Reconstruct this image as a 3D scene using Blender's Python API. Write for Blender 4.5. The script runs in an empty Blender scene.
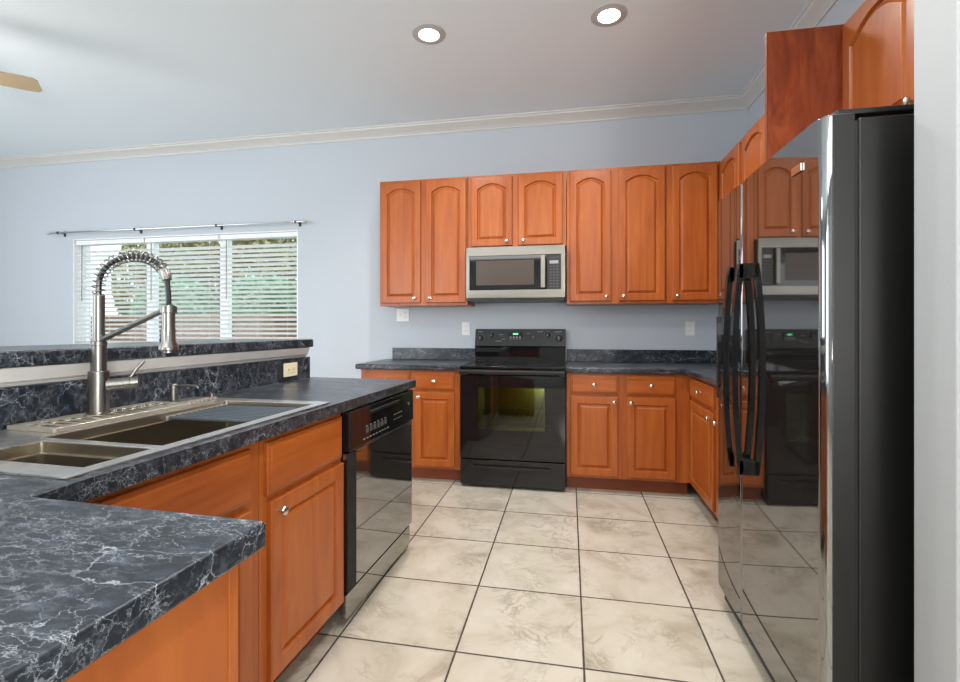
import bpy, bmesh, math, random
from mathutils import Vector, Matrix
random.seed(7)
PI = math.pi
sc = bpy.context.scene
C = sc.collection
R = math.radians

# ------------------------------------------------------------ camera
F_PX = 470.0
YAW = math.atan(89 / 470)
cam_d = bpy.data.cameras.new('camera')
cam_d.sensor_fit = 'HORIZONTAL'
cam_d.sensor_width = 36
cam_d.lens = 36 * F_PX / 960
cam_d.shift_y = -13 / 960
cam_d.clip_start = 0.02
cam = bpy.data.objects.new('camera', cam_d)
C.objects.link(cam)
cam.location = (0, 0, 1.2)
cam.rotation_euler = (PI / 2, 0, YAW)
sc.camera = cam

# ------------------------------------------------------------ world and light
w = bpy.data.worlds.new('daylight')
sc.world = w
w.use_nodes = True
bg = w.node_tree.nodes['Background']
bg.inputs[0].default_value = (0.80, 0.90, 1.0, 1)
bg.inputs[1].default_value = 1.65
sc.view_settings.view_transform = 'Standard'
sc.view_settings.look = 'None'
sc.view_settings.exposure = 0.6
sc.view_settings.gamma = 1.0
sc.view_settings.use_curve_mapping = False


def area(name, loc, rot, sx, sy, power, col):
    l = bpy.data.lights.new(name, 'AREA')
    l.shape = 'RECTANGLE'
    l.size = sx
    l.size_y = sy
    l.energy = power
    l.color = col
    o = bpy.data.objects.new(name, l)
    C.objects.link(o)
    o.location = loc
    o.rotation_euler = rot
    return o


# daylight through the windows of the living room behind and to the left of the camera
area('daylight_rear', (-4.0, -3.42, 1.55), (PI / 2 + R(14), 0, R(-18)), 2.5, 2.2, 66, (0.97, 0.985, 1.0))
area('fill_right', (1.40, -1.7, 1.5), (PI / 2 + R(28), 0, PI / 2 + R(-25)), 1.5, 1.3, 125, (1.0, 0.97, 0.92))  # added fill on the windowless right wall, brightens island doors and ceiling
area('daylight_left', (-6.85, 0.3, 1.5), (PI / 2 + R(14), 0, -PI / 2), 3.5, 2.1, 34, (0.93, 0.96, 1.0))
# added fill light below the ceiling behind the camera, no fixture there
area('ceiling_fill_light', (-0.9, -2.3, 2.98), (R(20), 0, 0), 3.2, 1.4, 70, (1.0, 0.97, 0.93))

# ------------------------------------------------------------ helpers: materials


def srgb(r, g, b):
    def f(v):
        v /= 255
        return v / 12.92 if v <= 0.04045 else ((v + 0.055) / 1.055) ** 2.4
    return (f(r), f(g), f(b), 1)


class NT:
    def __init__(s, name):
        s.m = bpy.data.materials.new(name)
        s.m.use_nodes = True
        s.t = s.m.node_tree
        s.b = s.t.nodes['Principled BSDF']

    def n(s, typ, **kw):
        x = s.t.nodes.new(typ)
        for k, v in kw.items():
            if k.startswith('i_'):
                x.inputs[int(k[2:])].default_value = v
            else:
                setattr(x, k, v)
        return x

    def l(s, a, b):
        s.t.links.new(a, b)

    def ramp(s, fac, stops, interp='LINEAR'):
        r = s.n('ShaderNodeValToRGB')
        r.color_ramp.interpolation = interp
        e = r.color_ramp.elements
        while len(e) < len(stops):
            e.new(0.5)
        for k, (p, c) in enumerate(stops):
            e[k].position = p
            e[k].color = c
        s.l(fac, r.inputs[0])
        return r.outputs[0]

    def mapping(s, scale=(1, 1, 1), rand=False, rot=(0, 0, 0)):
        tc = s.n('ShaderNodeTexCoord')
        mp = s.n('ShaderNodeMapping')
        mp.inputs['Scale'].default_value = scale
        mp.inputs['Rotation'].default_value = rot
        s.l(tc.outputs['Object'], mp.inputs[0])
        if rand:
            oi = s.n('ShaderNodeObjectInfo')
            mu = s.n('ShaderNodeMath', operation='MULTIPLY')
            mu.inputs[1].default_value = 37.0
            s.l(oi.outputs['Random'], mu.inputs[0])
            s.l(mu.outputs[0], mp.inputs['Location'])
        return mp.outputs[0]

    def noise(s, vec, scale, detail=3, rough=0.5, dist=0.0):
        x = s.n('ShaderNodeTexNoise')
        x.inputs['Scale'].default_value = scale
        x.inputs['Detail'].default_value = detail
        x.inputs['Roughness'].default_value = rough
        x.inputs['Distortion'].default_value = dist
        s.l(vec, x.inputs['Vector'])
        return x

    def math(s, op, a, b=None, clamp=False):
        x = s.n('ShaderNodeMath', operation=op)
        x.use_clamp = clamp
        for k, v in enumerate((a, b)):
            if v is None:
                continue
            if isinstance(v, (int, float)):
                x.inputs[k].default_value = v
            else:
                s.l(v, x.inputs[k])
        return x.outputs[0]

    def mix(s, fac, a, b):
        x = s.n('ShaderNodeMix', data_type='RGBA')
        for k, v in ((0, fac), (6, a), (7, b)):
            if isinstance(v, (int, float, tuple)):
                x.inputs[k].default_value = v
            else:
                s.l(v, x.inputs[k])
        return x.outputs[2]

    def bump(s, h, strength=0.2, dist=0.002):
        x = s.n('ShaderNodeBump')
        x.inputs['Strength'].default_value = strength
        x.inputs['Distance'].default_value = dist
        s.l(h, x.inputs['Height'])
        s.l(x.outputs[0], s.b.inputs['Normal'])

    def col(s, v):
        if isinstance(v, tuple):
            s.b.inputs['Base Color'].default_value = v
        else:
            s.l(v, s.b.inputs['Base Color'])

    def set(s, **kw):
        for k, v in kw.items():
            s.b.inputs[k.replace('_', ' ')].default_value = v


def plain(name, col, rough=0.5, metal=0.0, **kw):
    m = NT(name)
    v = m.mapping((1, 1, 1))
    n = m.noise(v, 9, 2)
    c2 = tuple(x * 0.93 for x in col[:3]) + (1,)
    m.col(m.mix(n.outputs[0], col, c2))
    m.set(Roughness=rough, Metallic=metal, **kw)
    return m.m


def mat_wall(name, col, bump=0.25):
    m = NT(name)
    v = m.mapping()
    n = m.noise(v, 160, 2)
    m.col(col)
    m.set(Roughness=0.62)
    m.bump(n.outputs[0], bump, 0.0012)
    return m.m


def mat_wood(name, horizontal):
    m = NT(name)
    sc_ = (1.2, 6, 14) if horizontal else (14, 6, 1.2)
    v = m.mapping(sc_, rand=True)
    n1 = m.noise(v, 1.1, 5, 0.6, 1.2)
    v2 = m.mapping((3, 3, 1.6) if not horizontal else (1.6, 3, 3), rand=True)
    n2 = m.noise(v2, 1.0, 3, 0.55, 0.3)
    v3 = m.mapping((160, 60, 9) if not horizontal else (9, 60, 160), rand=True)
    n3 = m.noise(v3, 1.0, 2)
    c = m.ramp(n1.outputs[0], [(0.25, srgb(142, 70, 22)), (0.5, srgb(168, 89, 31)), (0.75, srgb(186, 107, 42))])
    c = m.mix(m.math('MULTIPLY', n2.outputs[0], 0.55), c, srgb(152, 68, 24))
    c = m.mix(m.math('MULTIPLY', n3.outputs[0], 0.16), c, srgb(92, 42, 18))
    m.col(c)
    m.set(Roughness=0.36)
    m.set(**{'Specular IOR Level': 0.35})
    m.set(**{'Coat Weight': 0.2, 'Coat Roughness': 0.25})
    m.bump(n3.outputs[0], 0.05, 0.0005)
    return m.m


def mat_panel_wood(name):
    # veneer of the refrigerator side panel: redder, with broad swirling figure
    m = NT(name)
    v = m.mapping((7, 7, 1.6))
    n1 = m.noise(v, 1.3, 6, 0.62, 2.2)
    c = m.ramp(n1.outputs[0], [(0.28, srgb(104, 40, 18)), (0.5, srgb(146, 64, 30)), (0.72, srgb(172, 88, 44))])
    v3 = m.mapping((150, 150, 8))
    n3 = m.noise(v3, 1.0, 2)
    c = m.mix(m.math('MULTIPLY', n3.outputs[0], 0.2), c, srgb(80, 34, 16))
    m.col(c)
    m.set(Roughness=0.4)
    m.set(**{'Coat Weight': 0.25, 'Coat Roughness': 0.3})
    return m.m


def mat_laminate(name):
    m = NT(name)
    P = m.mapping((0.55, 1.15, 1.0), rot=(0, 0, R(38)))
    mott = m.noise(P, 34, 6, 0.72)
    base = m.ramp(mott.outputs[0], [(0.3, srgb(13, 18, 24)), (0.52, srgb(28, 34, 42)), (0.74, srgb(76, 84, 94))])

    def veins(scale, warp, w0, seed, dens_scale, lo):
        off = m.n('ShaderNodeVectorMath', operation='ADD')
        m.l(P, off.inputs[0])
        off.inputs[1].default_value = (seed, seed * 0.7, seed * 1.3)
        wn = m.noise(off.outputs[0], scale * 0.9, 5, 0.62)
        sub = m.n('ShaderNodeVectorMath', operation='SUBTRACT')
        m.l(wn.outputs['Color'], sub.inputs[0])
        sub.inputs[1].default_value = (0.5, 0.5, 0.5)
        scl = m.n('ShaderNodeVectorMath', operation='SCALE')
        m.l(sub.outputs[0], scl.inputs[0])
        scl.inputs['Scale'].default_value = warp
        add = m.n('ShaderNodeVectorMath', operation='ADD')
        m.l(off.outputs[0], add.inputs[0])
        m.l(scl.outputs[0], add.inputs[1])
        vo = m.n('ShaderNodeTexVoronoi', feature='DISTANCE_TO_EDGE')
        vo.inputs['Scale'].default_value = scale
        m.l(add.outputs[0], vo.inputs['Vector'])
        line = m.math('SUBTRACT', 1.0, m.math('DIVIDE', vo.outputs['Distance'], w0), clamp=True)
        dn = m.noise(off.outputs[0], dens_scale, 3, 0.6)
        mask = m.ramp(dn.outputs[0], [(lo, (0, 0, 0, 1)), (lo + 0.16, (1, 1, 1, 1))])
        return m.math('MULTIPLY', line, mask)
    v1 = veins(10, 0.15, 0.018, 3.1, 6.0, 0.44)
    v2 = veins(24, 0.10, 0.022, 11.7, 8.0, 0.44)
    v3 = veins(44, 0.045, 0.04, 23.9, 12.0, 0.44)
    vv = m.math('ADD', m.math('MULTIPLY', v1, 0.5), m.math('ADD', m.math('MULTIPLY', v2, 0.5), m.math('MULTIPLY', v3, 0.34)), clamp=True)
    m.col(m.mix(vv, base, srgb(196, 204, 212)))
    m.set(Roughness=0.30)
    m.set(**{'Specular IOR Level': 0.5})
    return m.m


TX0, TXS, TY0, TYS = 0.052, 0.4655, 1.695, 0.4525


def mat_floor():
    m = NT('floor_tile')
    tc = m.n('ShaderNodeTexCoord')
    sp = m.n('ShaderNodeSeparateXYZ')
    m.l(tc.outputs['Object'], sp.inputs[0])

    def grid(o, o0, s_):
        a = m.math('DIVIDE', m.math('SUBTRACT', o, o0), s_)
        fl = m.math('FLOOR', a)
        fr = m.math('SUBTRACT', a, fl)
        e = m.math('MULTIPLY', m.math('MINIMUM', fr, m.math('SUBTRACT', 1.0, fr)), s_)
        return fl, e
    fx, ex = grid(sp.outputs[0], TX0, TXS)
    fy, ey = grid(sp.outputs[1], TY0, TYS)
    e = m.math('MINIMUM', ex, ey)
    wob = m.noise(tc.outputs['Object'], 30, 2)
    e = m.math('ADD', e, m.math('MULTIPLY', m.math('SUBTRACT', wob.outputs[0], 0.5), 0.002))
    tile = m.ramp(m.math('MULTIPLY', e, 100.0), [(0.30, (0, 0, 0, 1)), (0.48, (1, 1, 1, 1))])
    # per tile offset of the marbling
    cm = m.n('ShaderNodeCombineXYZ')
    m.l(m.math('MULTIPLY', fx, 3.71), cm.inputs[0])
    m.l(m.math('MULTIPLY', fy, 5.13), cm.inputs[1])
    m.l(m.math('ADD', m.math('MULTIPLY', fx, 1.7), fy), cm.inputs[2])
    ad = m.n('ShaderNodeVectorMath', operation='ADD')
    m.l(tc.outputs['Object'], ad.inputs[0])
    m.l(cm.outputs[0], ad.inputs[1])
    n1 = m.noise(ad.outputs[0], 3.2, 6, 0.6, 0.8)
    n2 = m.noise(ad.outputs[0], 6.0, 7, 0.66, 1.5)
    base = m.ramp(n1.outputs[0], [(0.28, srgb(150, 140, 124)), (0.48, srgb(185, 178, 163)), (0.7, srgb(198, 192, 180))])
    vein = m.math('ABSOLUTE', m.math('SUBTRACT', n2.outputs[0], 0.5))
    vm = m.ramp(vein, [(0.0, (1, 1, 1, 1)), (0.045, (0, 0, 0, 1))])
    dn = m.noise(ad.outputs[0], 4.5, 2)
    vm = m.math('MULTIPLY', vm, m.ramp(dn.outputs[0], [(0.46, (0, 0, 0, 1)), (0.7, (0.75, 0.75, 0.75, 1))]))
    c = m.mix(vm, base, srgb(128, 118, 102))
    oi = m.n('ShaderNodeTexWhiteNoise', noise_dimensions='2D')
    m.l(cm.outputs[0], oi.inputs['Vector'])
    c = m.mix(m.math('MULTIPLY', oi.outputs[0], 0.12), c, srgb(170, 156, 132))
    c = m.mix(tile, srgb(62, 54, 45), c)
    m.col(c)
    rr = m.ramp(tile, [(0, (0.8, 0.8, 0.8, 1)), (1, (0.30, 0.30, 0.30, 1))])
    m.l(rr, m.b.inputs['Roughness'])
    m.bump(m.math('ADD', tile, m.math('MULTIPLY', n1.outputs[0], 0.4)), 0.35, 0.002)
    return m.m


def mat_brushed(name, col, rough, axis=(1, 1, 200)):
    m = NT(name)
    v = m.mapping(axis)
    n = m.noise(v, 3.0, 3)
    m.col(col)
    m.set(Metallic=1.0)
    rr = m.ramp(n.outputs[0], [(0.2, (rough * 0.8,) * 3 + (1,)), (0.8, (rough * 1.25,) * 3 + (1,))])
    m.l(rr, m.b.inputs['Roughness'])
    return m.m


def mat_black_gloss(name, col=(0.006, 0.006, 0.007, 1), wave=0.0, spec=0.5, ior=1.5):
    m = NT(name)
    v = m.mapping((1, 1, 1))
    n = m.noise(v, 2.3, 1)
    m.col(m.mix(n.outputs[0], col, tuple(x * 1.3 for x in col[:3]) + (1,)))
    m.set(Roughness=0.035, IOR=ior)
    m.set(**{'Specular IOR Level': spec})
    if wave:
        m.bump(n.outputs[0], wave, 0.01)
    return m.m


M = {}
M['wall'] = mat_wall('wall_paint', srgb(186, 193, 201))
M['stub'] = mat_wall('end_wall_paint', srgb(164, 167, 168), 0.35)
M['ceil'] = mat_wall('ceiling_paint', srgb(230, 238, 244), 0.1)
M['trim'] = plain('white_trim_paint', srgb(204, 203, 200), 0.35)
M['floor'] = mat_floor()
M['wv'] = mat_wood('stained_maple', False)
M['wh'] = mat_wood('stained_maple_horizontal', True)
M['wp'] = mat_panel_wood('stained_veneer_panel')
M['toe'] = plain('dark_stained_toe', srgb(124, 58, 26), 0.45)
M['lam'] = mat_laminate('black_marble_laminate')
M['steel'] = mat_brushed('brushed_stainless', srgb(134, 130, 122), 0.33, (1, 1, 160))
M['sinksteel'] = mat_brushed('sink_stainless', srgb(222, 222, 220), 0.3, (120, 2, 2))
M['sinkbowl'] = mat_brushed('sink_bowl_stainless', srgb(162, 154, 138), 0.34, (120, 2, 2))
M['nickel'] = mat_brushed('brushed_nickel', srgb(132, 130, 126), 0.30, (60, 60, 1))
M['darkmetal'] = plain('dark_grey_metal', srgb(74, 74, 74), 0.3, 0.9)
M['knob'] = plain('satin_nickel_knob', srgb(214, 208, 198), 0.22, 1.0)
M['blk'] = mat_black_gloss('black_gloss_enamel')
M['blkfr'] = mat_black_gloss('black_mirror_door', (0.010, 0.009, 0.008, 1), 0.012, 0.5, 3.5)
M['blkdw'] = mat_black_gloss('black_gloss_panel', (0.010, 0.009, 0.008, 1), 0.01, 0.5, 4.5)
M['blks'] = plain('black_satin_plastic', srgb(24, 24, 25), 0.38)
M['blkbody'] = plain('black_textured_steel', srgb(13, 13, 12), 0.46, 0.0, Specular_IOR_Level=0.5)
M['blkm'] = plain('black_matte', srgb(13, 13, 13), 0.7)
M['grey'] = plain('grey_print', srgb(150, 150, 146), 0.5)
M['dgrey'] = plain('dark_grey_print', srgb(70, 70, 70), 0.5)
M['white'] = plain('white_plastic', srgb(232, 232, 230), 0.4)
M['ivory'] = plain('ivory_plastic', srgb(226, 216, 184), 0.4)
M['vinyl'] = plain('white_window_vinyl', srgb(236, 238, 240), 0.4)
M['fanwood'] = plain('tan_fan_blade', srgb(176, 156, 126), 0.5)
M['tray'] = plain('taupe_tray_metal', srgb(168, 162, 150), 0.35, 0.55)
M['rack'] = plain('grey_rack_silicone', srgb(60, 68, 74), 0.45)
M['baffle'] = plain('grey_light_baffle', srgb(186, 184, 182), 0.5)
M['chrome'] = plain('chrome', srgb(220, 222, 226), 0.12, 1.0)


def mat_cavity(name, col):
    m = NT(name)
    v = m.mapping((1, 1, 1))
    n = m.noise(v, 120, 2)
    m.col(m.mix(n.outputs[0], col, tuple(x * 0.6 for x in col[:3]) + (1,)))
    m.set(Roughness=0.5)
    return m.m


M['cavity'] = mat_cavity('oven_enamel', srgb(120, 122, 84))


def mat_glass(name, tint, alpha, rough=0.02):
    m = NT(name)
    out = m.t.nodes['Material Output']
    tr = m.n('ShaderNodeBsdfTransparent')
    tr.inputs[0].default_value = tint
    gl = m.n('ShaderNodeBsdfGlossy')
    gl.inputs['Roughness'].default_value = rough
    gl.inputs[0].default_value = (1, 1, 1, 1)
    fr = m.n('ShaderNodeFresnel')
    fr.inputs[0].default_value = 1.5
    mx = m.n('ShaderNodeMixShader')
    ge = m.n('ShaderNodeNewGeometry')
    front = m.math('SUBTRACT', 1.0, ge.outputs['Backfacing'])
    m.l(m.math('MULTIPLY', m.math('MULTIPLY', fr.outputs[0], front), alpha, clamp=True), mx.inputs[0])
    m.l(tr.outputs[0], mx.inputs[1])
    m.l(gl.outputs[0], mx.inputs[2])
    m.l(mx.outputs[0], out.inputs[0])
    return m.m


M['pane'] = mat_glass('window_glass', (0.93, 0.96, 0.95, 1), 1.0)
M['ovenglass'] = mat_glass('oven_window_glass', (0.42, 0.44, 0.30, 1), 1.6)


def mat_blind():
    m = NT('white_blind_slat')
    m.col(srgb(240, 241, 240))
    m.set(Roughness=0.45)
    v = m.mapping((1, 1, 1))
    n = m.noise(v, 5, 1)
    m.bump(n.outputs[0], 0.02)
    return m.m


M['blind'] = mat_blind()


def mat_emit(name, col, strength):
    m = NT(name)
    m.set(**{'Emission Color': col, 'Emission Strength': strength})
    m.col(col)
    return m.m


M['lamp'] = mat_emit('lit_lamp_lens', (1.0, 0.96, 0.88, 1), 9.0)
M['green'] = mat_emit('green_display', (0.15, 0.9, 0.35, 1), 0.8)


def mat_leaf(name, a, b, c):
    m = NT(name)
    tc = m.n('ShaderNodeTexCoord')
    n = m.noise(tc.outputs['Object'], 2.2, 4, 0.7)
    m.col(m.ramp(n.outputs[0], [(0.35, a), (0.52, b), (0.68, c)]))
    m.set(Roughness=0.6)
    return m.m


M['leaf'] = mat_leaf('hedge_leaves', srgb(78, 120, 70), srgb(128, 168, 120), srgb(170, 205, 190))
M['leaf2'] = mat_leaf('tree_leaves', srgb(128, 108, 66), srgb(158, 146, 96), srgb(176, 182, 140))
M['fence'] = plain('reddish_fence_boards', srgb(144, 100, 78), 0.8)
M['grass'] = plain('lawn', srgb(98, 120, 70), 0.9)

# ------------------------------------------------------------ helpers: geometry


class MB:
    def __init__(s):
        s.bm = bmesh.new()

    def face(s, pts):
        vs = [s.bm.verts.new(p) for p in pts]
        try:
            return s.bm.faces.new(vs)
        except ValueError:
            return None

    def box(s, x0, x1, y0, y1, z0, z1, bev=0.0, seg=2):
        v = [s.bm.verts.new(p) for p in ((x0, y0, z0), (x1, y0, z0), (x1, y1, z0), (x0, y1, z0),
                                         (x0, y0, z1), (x1, y0, z1), (x1, y1, z1), (x0, y1, z1))]
        fs = [s.bm.faces.new([v[i] for i in q]) for q in
              ((3, 2, 1, 0), (4, 5, 6, 7), (0, 1, 5, 4), (1, 2, 6, 5), (2, 3, 7, 6), (3, 0, 4, 7))]
        if bev > 0:
            es = list({e for f in fs for e in f.edges})
            bmesh.ops.bevel(s.bm, geom=es, offset=bev, segments=seg, affect='EDGES', profile=0.5)
        return s

    def tube(s, pts, r, seg=12, cap=True):
        pts = [Vector(p) for p in pts]
        rs = r if isinstance(r, (list, tuple)) else [r] * len(pts)
        rings = []
        prev = None
        for i, p in enumerate(pts):
            a = pts[max(i - 1, 0)]
            b = pts[min(i + 1, len(pts) - 1)]
            t = (b - a).normalized()
            if prev is None:
                u = t.orthogonal().normalized()
            else:
                u = (prev - t * prev.dot(t)).normalized()
            prev = u
            v = t.cross(u)
            rings.append([s.bm.verts.new(p + (u * math.cos(2 * PI * k / seg) + v * math.sin(2 * PI * k / seg)) * rs[i]) for k in range(seg)])
        for a, b in zip(rings, rings[1:]):
            for k in range(seg):
                s.bm.faces.new((a[k], a[(k + 1) % seg], b[(k + 1) % seg], b[k]))
        if cap:
            s.bm.faces.new(rings[0][::-1])
            s.bm.faces.new(rings[-1])
        return s

    def lathe(s, c, prof, axis='z', seg=28):
        # prof: list of (radius, height); closed at both ends
        c = Vector(c)
        ax = {'x': Vector((1, 0, 0)), 'y': Vector((0, 1, 0)), 'z': Vector((0, 0, 1)), '-y': Vector((0, -1, 0)), '-z': Vector((0, 0, -1))}[axis]
        u = ax.orthogonal().normalized()
        v = ax.cross(u)
        rings = []
        for r, h in prof:
            r = max(r, 1e-4)
            rings.append([s.bm.verts.new(c + ax * h + (u * math.cos(2 * PI * k / seg) + v * math.sin(2 * PI * k / seg)) * r) for k in range(seg)])
        for a, b in zip(rings, rings[1:]):
            for k in range(seg):
                s.bm.faces.new((a[k], a[(k + 1) % seg], b[(k + 1) % seg], b[k]))
        s.bm.faces.new(rings[0][::-1])
        s.bm.faces.new(rings[-1])
        return s

    def prism(s, poly, z0, z1, bev=0.0, seg=2, axis='z'):
        def P(p, h):
            if axis == 'z':
                return (p[0], p[1], h)
            if axis == 'x':
                return (h, p[0], p[1])
            return (p[0], h, p[1])
        a = [s.bm.verts.new(P(p, z0)) for p in poly]
        b = [s.bm.verts.new(P(p, z1)) for p in poly]
        n = len(poly)
        fs = [s.bm.faces.new(a[::-1]), s.bm.faces.new(b)]
        for k in range(n):
            fs.append(s.bm.faces.new((a[k], a[(k + 1) % n], b[(k + 1) % n], b[k])))
        if bev > 0:
            es = list(set(fs[0].edges) | set(fs[1].edges))
            bmesh.ops.bevel(s.bm, geom=es, offset=bev, segments=seg, affect='EDGES', profile=0.5)
        return s

    def cells(s, xs, ys, inside, z0, z1, bev=0.0, seg=3, bevsel=None):
        # slab made of grid cells (allows L shapes and cut-outs)
        bm = s.bm
        vt, vb = {}, {}
        fs = []
        ins = {}
        for i in range(len(xs) - 1):
            for j in range(len(ys) - 1):
                ins[i, j] = inside((xs[i] + xs[i + 1]) / 2, (ys[j] + ys[j + 1]) / 2)

        def V(d, i, j, z):
            if (i, j) not in d:
                d[i, j] = bm.verts.new((xs[i], ys[j], z))
            return d[i, j]
        for (i, j), ok in ins.items():
            if not ok:
                continue
            q = ((i, j), (i + 1, j), (i + 1, j + 1), (i, j + 1))
            bm.faces.new([V(vt, a, b, z1) for a, b in q])
            bm.faces.new([V(vb, a, b, z0) for a, b in q][::-1])
            for (a, b, di, dj) in ((q[0], q[1], 0, -1), (q[1], q[2], 1, 0), (q[2], q[3], 0, 1), (q[3], q[0], -1, 0)):
                if not ins.get((i + di, j + dj), False):
                    f = bm.faces.new((V(vb, *a, z0), V(vb, *b, z0), V(vt, *b, z1), V(vt, *a, z1)))
                    fs.append(f)
        if bev > 0:
            es = set()
            for f in fs:
                for e in f.edges:
                    m = (e.verts[0].co + e.verts[1].co) / 2
                    hor = abs(e.verts[0].co.z - e.verts[1].co.z) < 1e-6
                    if hor and (bevsel is None or bevsel(m.x, m.y, m.z)):
                        es.add(e)
            bmesh.ops.bevel(bm, geom=list(es), offset=bev, segments=seg, affect='EDGES', profile=0.5)
        return s

    def sweep(s, path, prof, closed_prof=True):
        # path: list of (x, y); prof: list of (offset to the left of the path, z)
        n = len(path)
        rows = []
        for i in range(n):
            p = Vector(path[i])
            if i == 0:
                d = (Vector(path[1]) - p).normalized()
                nn = Vector((-d.y, d.x))
                k = 1
            elif i == n - 1:
                d = (p - Vector(path[i - 1])).normalized()
                nn = Vector((-d.y, d.x))
                k = 1
            else:
                d1 = (p - Vector(path[i - 1])).normalized()
                d2 = (Vector(path[i + 1]) - p).normalized()
                n1 = Vector((-d1.y, d1.x))
                n2 = Vector((-d2.y, d2.x))
                nn = (n1 + n2).normalized()
                k = 1 / max(nn.dot(n1), 0.2)
            rows.append([s.bm.verts.new((p.x + nn.x * o * k, p.y + nn.y * o * k, z)) for o, z in prof])
        m = len(prof)
        for a, b in zip(rows, rows[1:]):
            for k in range(m if closed_prof else m - 1):
                s.bm.faces.new((a[k], b[k], b[(k + 1) % m], a[(k + 1) % m]))
        if closed_prof:
            s.bm.faces.new(rows[0])
            s.bm.faces.new(rows[-1][::-1])
        return s

    def panel_door(s, x0, x1, z0, z1, arch=0.0, y=0.0):
        """raised-panel door: nested loops, front towards -y."""
        W, Hh = x1 - x0, z1 - z0
        cx = (x0 + x1) / 2
        K = 16

        def loop(ins, rise, dep):
            l, r, b, t = x0 + ins, x1 - ins, z0 + ins, z1 - ins
            pts = [(l, b), (r, b)]
            top = t - rise
            pts.append((r, (b + top) / 2))
            for k in range(K + 1):
                q = 1 - 2 * k / K
                xx = cx + (r - l) / 2 * q
                if rise > 0:
                    aq = min(abs(q) / 0.96, 1)
                    zz = top + rise * math.sqrt(max(0, 1 - aq * aq * 0.98)) * 1.0
                    zz = top + (rise * (1 - aq ** 2.1))
                else:
                    zz = t
                pts.append((xx, zz))
            pts.append((l, (b + top) / 2))
            return [s.bm.verts.new((px, y - dep, pz)) for px, pz in pts]
        a = arch
        st = min(0.050, W * 0.17)
        loops = [loop(0, 0, 0), loop(0, 0, 0.014), loop(0.0025, 0, 0.0175), loop(0.007, 0, 0.019),
                 loop(st, a, 0.019), loop(st + 0.003, a, 0.0150), loop(st + 0.006, a, 0.0065), loop(st + 0.011, a, 0.006),
                 loop(st + 0.026, a, 0.0150), loop(st + 0.028, a, 0.0178), loop(st + 0.031, a, 0.0180)]
        for p, q in zip(loops, loops[1:]):
            n = len(p)
            for k in range(n):
                s.bm.faces.new((p[k], p[(k + 1) % n], q[(k + 1) % n], q[k]))
        s.bm.faces.new(loops[-1])
        s.bm.faces.new(loops[0][::-1])
        return s

    def slab_front(s, x0, x1, z0, z1, y=0.0):
        def loop(ins, dep):
            return [s.bm.verts.new(p) for p in ((x0 + ins, y - dep, z0 + ins), (x1 - ins, y - dep, z0 + ins), (x1 - ins, y - dep, z1 - ins), (x0 + ins, y - dep, z1 - ins))]
        loops = [loop(0, 0), loop(0, 0.011), loop(0.002, 0.013), loop(0.010, 0.0145), loop(0.012, 0.0185), loop(0.015, 0.020)]
        for p, q in zip(loops, loops[1:]):
            for k in range(4):
                s.bm.faces.new((p[k], p[(k + 1) % 4], q[(k + 1) % 4], q[k]))
        s.bm.faces.new(loops[-1])
        s.bm.faces.new(loops[0][::-1])
        return s

    def build(s, name, mat, parent=None, loc=None, rotz=0.0, smooth=35, matrix=None):
        bmesh.ops.recalc_face_normals(s.bm, faces=s.bm.faces)
        me = bpy.data.meshes.new(name)
        if matrix is not None:
            bmesh.ops.transform(s.bm, matrix=matrix, verts=s.bm.verts)
        s.bm.to_mesh(me)
        s.bm.free()
        mats = mat if isinstance(mat, (list, tuple)) else [mat]
        for m in mats:
            me.materials.append(m)
        if smooth:
            for p in me.polygons:
                p.use_smooth = True
            me.set_sharp_from_angle(angle=R(smooth))
        o = bpy.data.objects.new(name, me)
        C.objects.link(o)
        if smooth and len(me.polygons) < 2000:
            wn = o.modifiers.new('weighted_normal', 'WEIGHTED_NORMAL')
            wn.keep_sharp = True
            wn.weight = 100
        if parent:
            o.parent = parent
        if loc:
            o.location = loc
        if rotz:
            o.rotation_euler = (0, 0, rotz)
        return o


def tag(o, label, cat, group=None, kind=None):
    o['label'] = label
    o['category'] = cat
    if group:
        o['group'] = group
    if kind:
        o['kind'] = kind
    return o


def thing(name, label, cat, loc=(0, 0, 0), rotz=0.0, group=None):
    o = bpy.data.objects.new(name, None)
    o.empty_display_size = 0.1
    C.objects.link(o)
    o.location = loc
    o.rotation_euler = (0, 0, rotz)
    return tag(o, label, cat, group)


def struct(o, label=None):
    o['kind'] = 'structure'
    if label:
        o['label'] = label
    return o


# peninsula frame: X towards the kitchen, Y away from the camera, slightly turned
PO = (-0.83, 2.47)
PA = R(-2.2)


def pen(X, Y, z=0.0):
    return (PO[0] + X * math.cos(PA) - Y * math.sin(PA), PO[1] + X * math.sin(PA) + Y * math.cos(PA), z)


# room extents
XR, YB, XL, YR, HC = 1.42, 4.12, -7.0, -3.5, 3.05

# ------------------------------------------------------------ setting
struct(MB().box(XL, XR, YR, YB, -0.1, 0.0).build('floor', M['floor'], smooth=0), 'cream marbled square tiles with dark grout')
struct(MB().box(XL - .15, XR + .15, YR - .15, YB + .17, HC, HC + 0.12).build('ceiling', M['ceil'], smooth=0), 'flat pale grey ceiling')
WX0, WX1, WZ0, WZ1 = -5.20, -2.565, 1.00, 2.146
mb = MB()
mb.box(XL - .15, WX0, YB, YB + .16, -0.1, HC)
mb.box(WX1, XR + .15, YB, YB + .16, -0.1, HC)
mb.box(WX0, WX1, YB, YB + .16, -0.1, WZ0)
mb.box(WX0, WX1, YB, YB + .16, WZ1, HC)
struct(mb.build('wall_back', M['wall'], smooth=0), 'pale blue-grey wall behind the range')
struct(MB().box(XR, XR + .15, YR - .15, YB - .001, -0.1, HC - .001).build('wall_right', M['wall'], smooth=0))
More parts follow.
